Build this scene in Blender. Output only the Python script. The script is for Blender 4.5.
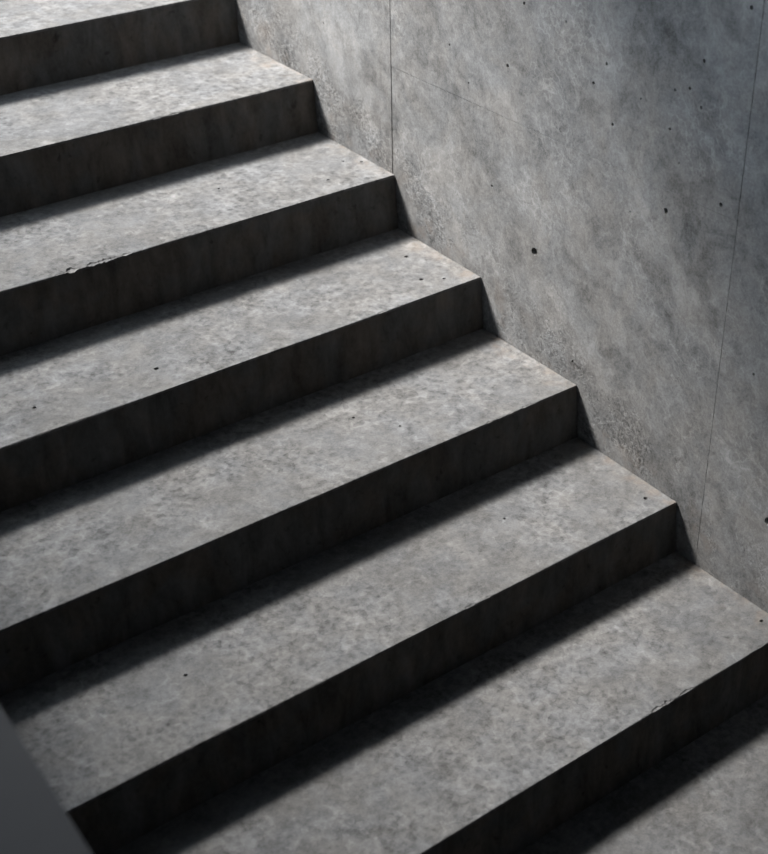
import bpy, bmesh, math, random
from mathutils import Vector, Matrix, noise

for o in list(bpy.data.objects): bpy.data.objects.remove(o)
scene = bpy.context.scene
COL = scene.collection

# ------------------------------------------------------------------ camera
CAM = Vector((-2.26887, -1.56608, 2.17805))
RIGHT = Vector((0.75976129, -0.64966695, 0.02637482))
DOWN = Vector((-0.35444092, -0.44783047, -0.8208651))
FWD = Vector((0.54510037, 0.61431321, -0.5705128))
cd = bpy.data.cameras.new('camera')
cam = bpy.data.objects.new('camera', cd)
COL.objects.link(cam)
M = Matrix((RIGHT, -DOWN, -FWD)).transposed().to_4x4()
M.translation = CAM
cam.matrix_world = M
cd.sensor_fit = 'VERTICAL'
cd.sensor_height = 24.0
cd.lens = 1524.754 / 854.0 * 24.0
cd.shift_x = -118.377 / 854.0
cd.shift_y = 77.061 / 854.0
cd.clip_start = 0.05
cd.dof.use_dof = True
cd.dof.focus_distance = 3.5
cd.dof.aperture_fstop = cd.lens / 1000.0 / 0.021
scene.camera = cam

# ------------------------------------------------------------------ light
world = bpy.data.worlds.new('world')
scene.world = world
world.use_nodes = True
wb = world.node_tree.nodes['Background']
wb.inputs['Color'].default_value = (0.76, 0.875, 1.0, 1)
wb.inputs['Strength'].default_value = 7.0

# long roof light far above the stairwell, set slightly askew to the flight: its daylight falls steeply from behind the steps
LH = 14.0
LC = Vector((-0.62 * LH, 0.60 * LH + 1.0, LH))
ld = bpy.data.lights.new('roof_light', 'AREA')
ld.shape = 'RECTANGLE'
ld.size = 0.80 * LH
ld.size_y = 0.16 * LH
ld.energy = 29500.0
ld.color = (1.0, 0.97, 0.93)
lo = bpy.data.objects.new('roof_light', ld)
COL.objects.link(lo)
lo.location = LC
lo.rotation_euler = (0, 0, math.atan(0.32))

vs = scene.view_settings
vs.view_transform = 'Standard'
vs.look = 'None'
vs.gamma = 1.0
vs.use_curve_mapping = False
vs.exposure = 0.0

# ------------------------------------------------------------------ sizes
R, T = 0.15, 0.36465
WIDTH = 1.80                                     # stair width, wall to parapet
K0, K1 = -3, 9                                   # first and last step built
FLOOR_Z = (K0 - 1) * R
# small unevenness of each cast step: nosing y, nosing z, back z
DEV = {6: (.006, 0, .007), 5: (-.006, .002, .010), 4: (-.002, 0, .011), 3: (.005, -.005, .005), 2: (.001, -.001, .006),
       1: (.008, -.003, .008), 0: (-.003, .004, .011)}
RAKE = .017                                      # foot of each riser stands forward of its nosing

# ------------------------------------------------------------------ materials
class Nodes:
    def __init__(self, name):
        self.m = bpy.data.materials.new(name)
        self.m.use_nodes = True
        self.t = self.m.node_tree
        self.b = self.t.nodes['Principled BSDF']
        g = self.t.nodes.new('ShaderNodeNewGeometry')
        self.pos = g.outputs['Position']
    def _in(self, node, key, v):
        if hasattr(v, 'is_linked') or isinstance(v, bpy.types.NodeSocket): self.t.links.new(v, node.inputs[key])
        else: node.inputs[key].default_value = v
    def mapping(self, rot=(0, 0, 0), scale=(1, 1, 1), loc=(0, 0, 0), src=None):
        n = self.t.nodes.new('ShaderNodeMapping')
        self.t.links.new(src or self.pos, n.inputs['Vector'])
        n.inputs['Rotation'].default_value = rot
        n.inputs['Scale'].default_value = scale
        n.inputs['Location'].default_value = loc
        return n.outputs['Vector']
    def noise(self, scale, detail=5, rough=.55, dist=0, vec=None, color=False):
        n = self.t.nodes.new('ShaderNodeTexNoise')
        self.t.links.new(vec or self.pos, n.inputs['Vector'])
        n.inputs['Scale'].default_value = scale
        n.inputs['Detail'].default_value = detail
        n.inputs['Roughness'].default_value = rough
        n.inputs['Distortion'].default_value = dist
        return n.outputs['Color' if color else 'Fac']
    def voronoi(self, scale, feature='F1', vec=None, out='Distance', rnd=1, smooth=None):
        n = self.t.nodes.new('ShaderNodeTexVoronoi')
        n.feature = feature
        self.t.links.new(vec or self.pos, n.inputs['Vector'])
        n.inputs['Scale'].default_value = scale
        n.inputs['Randomness'].default_value = rnd
        if smooth is not None: n.inputs['Smoothness'].default_value = smooth
        return n.outputs[out]
    def math(self, op, a, b=0.0, c=0.0, clamp=False):
        n = self.t.nodes.new('ShaderNodeMath')
        n.operation = op
        n.use_clamp = clamp
        for i, v in enumerate((a, b, c)):
            self._in(n, i, v)
        return n.outputs[0]
    def remap(self, v, a, b, c=0.0, d=1.0, smooth=True):
        n = self.t.nodes.new('ShaderNodeMapRange')
        n.interpolation_type = 'SMOOTHSTEP' if smooth else 'LINEAR'
        self._in(n, 'Value', v)
        for k, x in zip(('From Min', 'From Max', 'To Min', 'To Max'), (a, b, c, d)):
            n.inputs[k].default_value = x
        return n.outputs['Result']
    def vadd(self, a, b, s):
        n = self.t.nodes.new('ShaderNodeVectorMath')
        n.operation = 'MULTIPLY_ADD'
        self.t.links.new(b, n.inputs[0])
        n.inputs[1].default_value = (s, s, s)
        self.t.links.new(a, n.inputs[2])
        return n.outputs[0]
    def mix(self, f, a, b, mode='MIX'):
        n = self.t.nodes.new('ShaderNodeMix')
        n.data_type = 'RGBA'
        n.blend_type = mode
        self._in(n, 0, f)
        for i, v in ((6, a), (7, b)):
            if isinstance(v, tuple): n.inputs[i].default_value = (*v, 1)
            else: self.t.links.new(v, n.inputs[i])
        return n.outputs[2]
    def sep(self, src=None):
        n = self.t.nodes.new('ShaderNodeSeparateXYZ')
        self.t.links.new(src or self.pos, n.inputs[0])
        return n.outputs
    def grey(self, v):
        n = self.t.nodes.new('ShaderNodeCombineColor')
        for i in range(3): self.t.links.new(v, n.inputs[i])
        return n.outputs[0]
    def bump(self, h, strength, dist, prev=None):
        n = self.t.nodes.new('ShaderNodeBump')
        n.inputs['Strength'].default_value = strength
        n.inputs['Distance'].default_value = dist
        self.t.links.new(h, n.inputs['Height'])
        if prev is not None: self.t.links.new(prev, n.inputs['Normal'])
        return n.outputs[0]
    def finish(self, color, rough, normal=None, spec=.18):
        self._in(self.b, 'Base Color', color)
        self._in(self.b, 'Roughness', rough)
        self.b.inputs['Specular IOR Level'].default_value = spec
        if normal is not None: self.t.links.new(normal, self.b.inputs['Normal'])
        return self.m

def concrete_tread():
    q = Nodes('tread_concrete')
    warp = q.vadd(q.pos, q.noise(9, 3, color=True), .05)
    warp2 = q.vadd(q.pos, q.noise(60, 3, color=True), .014)
    big = q.noise(3.2, 4, .55, .4)
    med = q.noise(13, 8, .66, .6, warp)
    sml = q.noise(55, 7, .72, .4)
    cell = q.voronoi(62, 'SMOOTH_F1', warp2, smooth=.25)
    cell2 = q.voronoi(44, 'F1', warp2, 'Color')
    edge2 = q.remap(q.voronoi(44, 'DISTANCE_TO_EDGE', warp2), 0, .10, 1, 0)
    grain = q.noise(190, 5, .8)
    v = q.math('MULTIPLY_ADD', q.math('SUBTRACT', big, .5), .45, .96)
    v = q.math('MULTIPLY_ADD', q.math('SUBTRACT', med, .5), 1.35, v)
    v = q.math('MULTIPLY_ADD', q.math('SUBTRACT', sml, .5), 1.3, v)
    zone = q.remap(q.noise(5.5, 3, .5, .3, q.mapping(loc=(3, 1, 7))), .40, .60, .25, 1)
    v = q.math('MULTIPLY_ADD', q.math('MULTIPLY', q.math('SUBTRACT', cell, .30), zone), .7, v)
    v = q.math('MULTIPLY_ADD', q.math('MULTIPLY', q.math('SUBTRACT', q.sep(cell2)[0], .5), zone), .36, v)
    v = q.math('MULTIPLY_ADD', q.math('MULTIPLY', edge2, zone), -.15, v)
    v = q.math('MULTIPLY_ADD', q.math('SUBTRACT', grain, .5), 1.0, v)
    # pale worn patches and dark damp blots
    pale = q.remap(q.noise(26, 6, .65, .8, q.mapping(loc=(5, 2, 0))), .54, .66)
    v = q.math('MULTIPLY_ADD', pale, .30, v)
    dark = q.remap(q.noise(34, 5, .6, .6, q.mapping(loc=(1, 9, 4))), .61, .70)
    v = q.math('MULTIPLY_ADD', dark, -.16, v)
    v = q.math('MAXIMUM', v, .25)
    hue = q.remap(q.noise(9, 5, .65, .4, q.mapping(loc=(8, 3, 1))), .35, .65)
    base = q.mix(hue, (.0897, .0904, .0927), (.0927, .0904, .0885))
    col = q.mix(1.0, base, q.grey(v), 'MULTIPLY')
    # rusty efflorescence creeping out of the joint with the side wall
    x = q.sep()[0]
    edge = q.math('ADD', x, q.math('MULTIPLY', q.math('SUBTRACT', q.noise(16, 4, .6), .5), .16))
    near = q.remap(edge, -.075, .01)
    rust = q.math('MULTIPLY', near, q.remap(q.noise(24, 5, .65, .4, q.mapping(loc=(2, 2, 2))), .44, .64), clamp=True)
    col = q.mix(q.math('MULTIPLY', near, .6), col, q.mix(1.0, col, (1.32, 1.28, 1.22), 'MULTIPLY'))
    col = q.mix(q.math('MULTIPLY', rust, .42), col, (.1560, .1232, .0998))
    n = q.bump(med, .20, .004)
    n = q.bump(q.math('ADD', sml, q.math('MULTIPLY', cell, .4)), .40, .0022, n)
    n = q.bump(grain, .50, .0014, n)
    return q.finish(col, q.remap(med, .3, .7, .62, .86), n)

def concrete_riser():
    q = Nodes('riser_concrete')
    up = q.mapping(scale=(1, 1, .35))
    v = q.math('MULTIPLY_ADD', q.math('SUBTRACT', q.noise(5, 5, .6, .4), .5), .9, 1.0)
    v = q.math('MULTIPLY_ADD', q.math('SUBTRACT', q.noise(22, 6, .65, .4, up), .5), 1.8, v)
    v = q.math('MULTIPLY_ADD', q.math('SUBTRACT', q.noise(90, 4, .65), .5), .5, v)
    dark = q.remap(q.noise(34, 4, .55, .4, q.mapping(loc=(4, 1, 2))), .62, .74)
    v = q.math('MAXIMUM', q.math('MULTIPLY_ADD', dark, -.35, v), .2)
    hue = q.remap(q.noise(8, 4, .6, .4), .38, .62)
    col = q.mix(1.0, q.mix(hue, (.081, .080, .078), (.090, .080, .071)), q.grey(v), 'MULTIPLY')
    n = q.bump(q.noise(22, 6, .65, .4, up), .3, .003)
    n = q.bump(q.noise(240, 3, .7), .3, .0008, n)
    return q.finish(col, .9, n, .04)

def concrete_wall():
    q = Nodes('wall_concrete')
    A = math.radians(50)
    # streaks that run down the wall in the fall direction of the stair
    turn = q.mapping(rot=(-A, 0, 0))
    diag = q.mapping(scale=(1, .32, 1), src=turn)
    diag = q.vadd(diag, q.noise(6, 3, color=True), .14)
    vert = q.mapping(scale=(1, 1, .22))
    wrp = q.vadd(q.pos, q.noise(11, 4, color=True), .09)
    big = q.noise(2.4, 4, .55, .3)
    med = q.noise(8, 8, .64, .7, diag)
    cld = q.noise(15, 8, .68, .5, wrp)
    sml = q.noise(46, 7, .72, .6, wrp)
    fine = q.noise(150, 5, .75)
    grain = q.noise(420, 2, .7)
    vst = q.noise(18, 6, .62, .3, vert)
    v = q.math('MULTIPLY_ADD', q.math('SUBTRACT', big, .5), .40, .98)
    v = q.math('MULTIPLY_ADD', q.math('SUBTRACT', med, .5), 1.7, v)
    v = q.math('MULTIPLY_ADD', q.math('SUBTRACT', cld, .5), 1.25, v)
    v = q.math('MULTIPLY_ADD', q.math('SUBTRACT', sml, .5), 1.2, v)
    v = q.math('MULTIPLY_ADD', q.math('SUBTRACT', vst, .5), .35, v)
    v = q.math('MULTIPLY_ADD', q.math('SUBTRACT', fine, .5), 1.2, v)
    v = q.math('MULTIPLY_ADD', q.math('SUBTRACT', grain, .5), .25, v)
    # thin chalky veins
    warp = q.vadd(diag, q.noise(20, 4, color=True), .09)
    vein = q.remap(q.voronoi(24, 'DISTANCE_TO_EDGE', warp), 0.0, .09, 1, 0)
    vz = q.remap(q.noise(4, 3, .5, .2, q.mapping(loc=(7, 0, 3))), .46, .62)
    v = q.math('MULTIPLY_ADD', q.math('MULTIPLY', vein, vz), .30, v)
    # rough splashed mortar just above the line of the steps
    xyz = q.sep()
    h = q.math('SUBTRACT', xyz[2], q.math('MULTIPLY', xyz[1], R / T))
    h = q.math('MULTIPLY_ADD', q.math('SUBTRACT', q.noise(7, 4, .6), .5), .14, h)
    rough = q.math('MULTIPLY', q.remap(h, .15, .02), q.remap(q.noise(11, 5, .65, .3, diag), .42, .60))
    splash = q.remap(q.noise(120, 4, .7, .5, q.mapping(scale=(1, .7, 1), src=turn)), .38, .66, -1, 1)
    v = q.math('MULTIPLY_ADD', q.math('MULTIPLY', rough, q.math('ADD', splash, .25)), .34, v)
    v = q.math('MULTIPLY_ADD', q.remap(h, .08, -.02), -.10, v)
    v = q.math('MAXIMUM', v, .3)
    hue = q.remap(q.noise(6.5, 5, .65, .5, q.mapping(loc=(0, 6, 2))), .36, .64)
    base = q.mix(hue, (.1105, .1115, .113), (.115, .112, .1092))
    col = q.mix(1.0, base, q.grey(v), 'MULTIPLY')
    rust = q.math('MULTIPLY', q.remap(h, .09, -.03), q.remap(q.noise(14, 5, .65), .50, .66))
    col = q.mix(q.math('MULTIPLY', rust, .35), col, (.1216, .1003, .0851))
    n = q.bump(med, .20, .006)
    n = q.bump(sml, .30, .002, n)
    n = q.bump(q.math('MULTIPLY', splash, rough), .45, .0018, n)
    n = q.bump(fine, .45, .0012, n)
    return q.finish(col, q.remap(sml, .3, .7, .55, .8), n)

def concrete_plain(name, a, b, rough=.8):
    q = Nodes(name)
    f = q.remap(q.noise(6, 5, .6, .3), .35, .65)
    n = q.bump(q.noise(90, 4, .65), .2, .001)
    return q.finish(q.mix(f, a, b), rough, n)

MT = concrete_tread()
MR = concrete_riser()
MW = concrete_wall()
MP = concrete_plain('parapet_concrete', (.0480, .0488, .0520), (.0520, .0528, .0552), .7)
MF = concrete_plain('floor_concrete', (.07, .07, .07), (.09, .088, .086))
MC = concrete_plain('light_block_concrete', (.07, .07, .07), (.085, .085, .083))  # shared by the unseen slab and walls added to block light

# ------------------------------------------------------------------ helpers
def link(name, me, mat, parent=None, kind=None, label=None, cat=None):
    o = bpy.data.objects.new(name, me)
    COL.objects.link(o)
    if me is not None and mat is not None:
        me.materials.clear()
        me.materials.append(mat)
    if parent: o.parent = parent
    if kind: o['kind'] = kind
    if label: o['label'] = label
    if cat: o['category'] = cat
    return o

def prism(poly, axis, lo, hi, name='m'):
    """closed prism: poly in the two other axes, extruded lo..hi along axis"""
    bm = bmesh.new()
    def P(a, b, c):
        return {0: (c, a, b), 1: (a, c, b), 2: (a, b, c)}[axis]
    f = [bm.verts.new(P(a, b, lo)) for a, b in poly]
    g = [bm.verts.new(P(a, b, hi)) for a, b in poly]
    bm.faces.new(f)
    bm.faces.new(g[::-1])
    n = len(poly)
    for i in range(n):
        bm.faces.new((f[i], g[i], g[(i + 1) % n], f[(i + 1) % n]))
    bmesh.ops.recalc_face_normals(bm, faces=bm.faces)
    me = bpy.data.meshes.new(name)
    bm.to_mesh(me)
    bm.free()
    return me

def pit_mesh(spots):
    """irregular blow holes: a list of (position, outward normal axis, radius, depth)"""
    bm = bmesh.new()
    for pos, ax, r, d in spots:
        rnd = random.Random(round(pos[0] * 911 + pos[1] * 577 + pos[2] * 313, 3))
        n = 9
        ph = rnd.random() * 6.28
        el = 1 + rnd.random() * .35
        rr = [r * (.85 + .3 * rnd.random()) for _ in range(n)]
        rings = []
        for t, sc in ((.4, 1.12), (-.15, .96), (-.7, .80), (-1, .45)):
            ring = []
            for i in range(n):
                a = ph + i * 2 * math.pi / n
                u, w = rr[i] * sc * math.cos(a) * el, rr[i] * sc * math.sin(a)
                if ax == 'x': p = (pos[0] - t * d, pos[1] + u * .8, pos[2] + w)
                else: p = (pos[0] + u, pos[1] + w, pos[2] + t * d)
                ring.append(bm.verts.new(p))
            rings.append(ring)
        bm.faces.new(rings[0])
        bm.faces.new(rings[-1][::-1])
        for a, b in zip(rings, rings[1:]):
            for i in range(n):
                bm.faces.new((a[i], b[i], b[(i + 1) % n], a[(i + 1) % n]))
    bmesh.ops.recalc_face_normals(bm, faces=bm.faces)
    me = bpy.data.meshes.new('pit_cutter')
    bm.to_mesh(me)
    bm.free()
    return me

def carve(o, spots):
    if not spots: return
    c = bpy.data.objects.new('pit_cutter', pit_mesh(spots))
    COL.objects.link(c)
    m = o.modifiers.new('pits', 'BOOLEAN')
    m.operation = 'DIFFERENCE'
    m.solver = 'EXACT'
    m.object = c
    bpy.context.view_layer.update()
    dg = bpy.context.evaluated_depsgraph_get()
    me = bpy.data.meshes.new_from_object(o.evaluated_get(dg))
    mat = o.data.materials[0]
    o.modifiers.clear()
    o.data = me
    me.materials.clear()
    me.materials.append(mat)
    bpy.data.objects.remove(c)

# ------------------------------------------------------------------ setting
# side wall: core plus cast panels with real joints
J1, J2, JZ = 1.4663, 0.2956, 0.8857
WY0, WY1, WZ1 = -5.2, 5.2, 3.0
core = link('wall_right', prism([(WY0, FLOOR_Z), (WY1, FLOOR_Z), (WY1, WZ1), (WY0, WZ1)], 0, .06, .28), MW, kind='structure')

def panel(y0, y1, z0, z1, x0=0.0, cham=.0012, jag=None):
    """cast panel whose face is at x0; the rim is slightly chamfered; jag = ragged y1/y0 rim"""
    bm = bmesh.new()
    ny, nz = (2, max(2, int((z1 - z0) / .006))) if jag else (2, 2)
    def rim(z, side):
        if jag != side: return 0
        return .0016 * noise.noise((0, side == 'hi', z * 60)) + .0012 * noise.noise((3, 0, z * 170))
    front, mid, back = [], [], []
    zs = [z0 + (z1 - z0) * i / (nz - 1) for i in range(nz)]
    loop = [(y0, z, 'lo') for z in zs] + [(y1, z, 'hi') for z in reversed(zs)]
    for y, z, s in loop:
        sy = 1 if s == 'lo' else -1
        sz = 1 if z == z0 else (-1 if z == z1 else 0)
        e = rim(z, s)
        front.append(bm.verts.new((x0, y + sy * cham + e * 1.5, z + sz * cham)))
        mid.append(bm.verts.new((x0 + cham, y + e, z)))
        back.append(bm.verts.new((.06, y, z)))
    n = len(loop)
    bm.faces.new(front)
    bm.faces.new(back[::-1])
    for a, b in ((front, mid), (mid, back)):
        for i in range(n):
            bm.faces.new((a[i], b[i], b[(i + 1) % n], a[(i + 1) % n]))
    bmesh.ops.recalc_face_normals(bm, faces=bm.faces)
    me = bpy.data.meshes.new('wall_panel')
    bm.to_mesh(me)
    bm.free()
    return link('wall_panel', me, MW, core)

G, G2 = .0007, .0006
panels = [
    (panel(J1 + G, WY1, FLOOR_Z, WZ1), J1, WY1, FLOOR_Z, WZ1),
    (panel(J2 + G2, J1 - G, FLOOR_Z, JZ - .0003, 0.0008, .0006), J2, J1, FLOOR_Z, JZ),
    (panel(J2 + G2, J1 - G, JZ + .0003, WZ1, 0.0, .0006), J2, J1, JZ, WZ1),
    (panel(WY0, J2 - G2, FLOOR_Z, WZ1, -.0004, .0008, 'hi'), WY0, J2, FLOOR_Z, WZ1),
]
WP = [(.906, .587, .0125, .04), (.105, .241, .0125, .04), (.972, 1.164, .0042, .012), (1.021, 1.01, .005, .012),
      (.702, 1.102, .0046, .012), (.738, 1.05, .0048, .012), (.672, .977, .0046, .012), (.494, .839, .0072, .02),
      (.344, .906, .0055, .015), (.504, 1.019, .0042, .012), (.425, 1.088, .0045, .012), (.429, 1.183, .0045, .012),
      (.46, 1.118, .0038, .01), (.5, 1.103, .004, .01), (.325, 1.314, .0048, .012), (.834, 1.158, .003, .01),
      (.594, 1.057, .003, .01), (1.067, .701, .0042, .012), (1.233, 1.002, .0035, .01), (1.757, .921, .003, .01),
      (.2, .571, .004, .012), (.752, .355, .005, .012), (.60, .80, .003, .01), (1.16, .93, .003, .01), (.47, .955, .003, .01)]
for o, a, b, c, d in panels:
    carve(o, [((0, y, z), 'x', r * .9, dp) for y, z, r, dp in WP if a + .02 < y < b - .02 and c + .012 < z < d - .012])

# parapet on the open side, its coping parallel to the stair
PY0, PY1 = -1.9, 4.6
def pz(y): return .840 + .392 * (y + .207)
link('wall_left', prism([(PY0, FLOOR_Z), (PY1, FLOOR_Z), (PY1, pz(PY1)), (PY0, pz(PY0))], 0, -WIDTH - .17, -WIDTH, 'wall_left'), MP, kind='structure')

# ground
link('floor', prism([(-7, -5.2), (.28, -5.2), (.28, 5.2), (-7, 5.2)], 2, FLOOR_Z - .2, FLOOR_Z, 'floor'), MF, kind='structure')
# unseen slab; skewed rim and open-side return shaped to shade side wall and treads
CZ = 3.0
link('shade_slab', prism([(.28, 3.60), (-2.3, 1.27), (-2.3, 4.4), (.28, 4.4), (.28, 7), (-4.9, 7), (-4.9, -5.2), (.28, -5.2)], 2, CZ, CZ + .25, 'shade_slab'), MC, kind='structure')
# unseen wall added at the lower end to keep front light off the risers
link('light_block_front', prism([(-7, FLOOR_Z), (.28, FLOOR_Z), (.28, CZ), (-7, CZ)], 1, -5.4, -5.2, 'light_block_front'), MC, kind='structure')

# unseen wall added on the open side, blocks low sky light from the risers
link('light_block_left', prism([(-5.2, FLOOR_Z), (-1.2, FLOOR_Z), (-1.2, CZ), (-5.2, CZ)], 0, -4.9, -4.7, 'light_block_left'), MC, kind='structure')

# ------------------------------------------------------------------ staircase
stair = link('staircase', None, None, label='straight flight of raw grey concrete steps climbing beside the concrete wall', cat='staircase')
stair.location = (0, 0, 0)

PITS = {4: [(-.06, 1.603, .005), (-.022, 1.574, .005), (-.161, 1.53, .0045), (-.419, 1.643, .004)],
        3: [(-.085, 1.299, .006), (-.131, 1.178, .0065), (-.081, 1.148, .005), (-1.171, 1.2, .005), (-.879, 1.19, .006)],
        2: [(-.52, .938, .0045), (-.455, .844, .004)],
        1: [(-.368, .567, .0045), (-.049, .428, .006), (-1.215, .554, .005)],
        0: [(-.033, .056, .006)]}
# spalled stretches of nosing: step -> (x from, x to, depth)
SPALL = {4: [(-.97, -.765, .013)], 0: [(-.48, -.30, .006), (-.14, -.02, .005)], 1: [(-.66, -.56, .005)], 3: [(-.34, -.24, .004)], 2: [(-.30, -.1, .004)], 5: [(-.5, -.4, .004)]}
LIP = .006                                       # front height that belongs to the tread
GAP = .0015

def nose(k):
    d = DEV.get(k, (0, 0, .007))
    return k * T + d[0], k * R + d[1], k * R + d[2]

def edge_wear(k, x):
    """how far the arris is eaten away at x"""
    e = .0013 + .0016 * max(0, noise.noise((x * 22, k * 7.1, 1.3))) + .0022 * max(0, noise.noise((x * 75, k * 3.7, 5.1)) - .25)
    return e

def spall(k, x):
    """depth of the broken-off nosing at x"""
    for a, b, dp in SPALL.get(k, ()):
        t = (x - a) / (b - a)
        if 0 < t < 1:
            f = .5 + 1.3 * noise.noise((x * 34, k, 9.0)) + .6 * noise.noise((x * 120, k, 2.0))
            return dp * math.sin(math.pi * t) ** .5 * max(0, f)
    return 0

def make_tread(k):
    y0, zf, zb = nose(k)
    y1 = nose(k + 1)[0] + .03                     # runs under the riser behind
    nx = 640
    rows = [.024, .03, .05, .08, .12, .16, .2, .24, .28, .32, y1 - y0]
    bm = bmesh.new()
    cols = []
    for i in range(nx + 1):
        x = -GAP - (WIDTH - 2 * GAP) * i / nx
        wv = .0016 * noise.noise((x * 2.2, k * 1.9, 0))        # hand-cast waviness of the front edge
        e = edge_wear(k, x)
        def top(dy):
            f = dy / (y1 - y0)
            return zf + (zb - zf) * f + .0012 * noise.noise((x * 4, (y0 + dy) * 4, k))
        jit = .35 * e * noise.noise((x * 190, k, 0))
        pr = [(y1, zf - LIP), (y0 + wv + .012, zf - LIP), (y0 + wv + .0, zf - LIP),
              (y0 + wv, min(zf - e * 1.2, zf - .001) + wv), (y0 + wv + e * .28, zf - e * .34 + wv + jit * .5), (y0 + wv + e * 1.35, top(.01) + wv * .4)]
        sp = spall(k, x)
        if sp > .001:                              # broken ledge with a ragged step behind it
            pr[3] = (y0 + wv + .0005, zf - max(e, sp * .42))
            pr[4] = (y0 + wv + sp * 1.15, zf - sp * .34 + jit)
            pr[5] = (y0 + wv + sp * 1.30 + e, top(.01))
        pr[0] = (y1, zf - LIP)
        pr[1] = (y0 + wv + .008, zf - LIP)
        pr[2] = (y0 + wv, zf - LIP)
        pr += [(y0 + d, top(d)) for d in rows]
        cols.append([bm.verts.new((x, a, b)) for a, b in pr])
    n = len(cols[0])
    for a, b in zip(cols, cols[1:]):
        for j in range(n):
            bm.faces.new((a[j], a[(j + 1) % n], b[(j + 1) % n], b[j]))
    bm.faces.new(cols[0])
    bm.faces.new(cols[-1][::-1])
    bmesh.ops.recalc_face_normals(bm, faces=bm.faces)
    me = bpy.data.meshes.new('tread')
    bm.to_mesh(me)
    bm.free()
    o = link('tread', me, MT, stair)
    spots = []
    for x, y, r in PITS.get(k, ()):
        f = (y - y0) / (y1 - y0)
        spots.append(((x, y, zf + (zb - zf) * f), 'z', r * .85, .008))
    carve(o, spots)
    return o

def make_riser(k):
    y0, zf, zb = nose(k)
    zlow = nose(k - 1)[1] - .02
    bm = bmesh.new()
    nx, nz = 160, 10
    grid = []
    for i in range(nx + 1):
        x = -GAP - (WIDTH - 2 * GAP) * i / nx
        wv = .0016 * noise.noise((x * 2.2, k * 1.9, 0))
        colv = []
        for j in range(nz + 1):
            t = j / nz
            z = zlow + (zf - LIP - zlow) * t
            y = y0 + wv - (1 - t) * (RAKE + .0012 * noise.noise((x * 5, z * 9, k + 3)))
            colv.append((x, y, z))
        grid.append([bm.verts.new(c) for c in colv])
    back = [(bm.verts.new((-GAP - (WIDTH - 2 * GAP) * i / nx, y0 + .06, zlow)), bm.verts.new((-GAP - (WIDTH - 2 * GAP) * i / nx, y0 + .06, zf - LIP))) for i in range(nx + 1)]
    for i in range(nx):
        a, b = grid[i], grid[i + 1]
        for j in range(nz):
            bm.faces.new((a[j], a[j + 1], b[j + 1], b[j]))
        bm.faces.new((a[nz], back[i][1], back[i + 1][1], b[nz]))
        bm.faces.new((back[i][1], back[i][0], back[i + 1][0], back[i + 1][1]))
        bm.faces.new((back[i][0], a[0], b[0], back[i + 1][0]))
    bm.faces.new(grid[0] + [back[0][1], back[0][0]])
    bm.faces.new(grid[nx][::-1] + [back[nx][0], back[nx][1]])
    bmesh.ops.recalc_face_normals(bm, faces=bm.faces)
    me = bpy.data.meshes.new('riser')
    bm.to_mesh(me)
    bm.free()
    return link('riser', me, MR, stair)

for k in range(K0, K1 + 1):
    make_tread(k)
    make_riser(k)
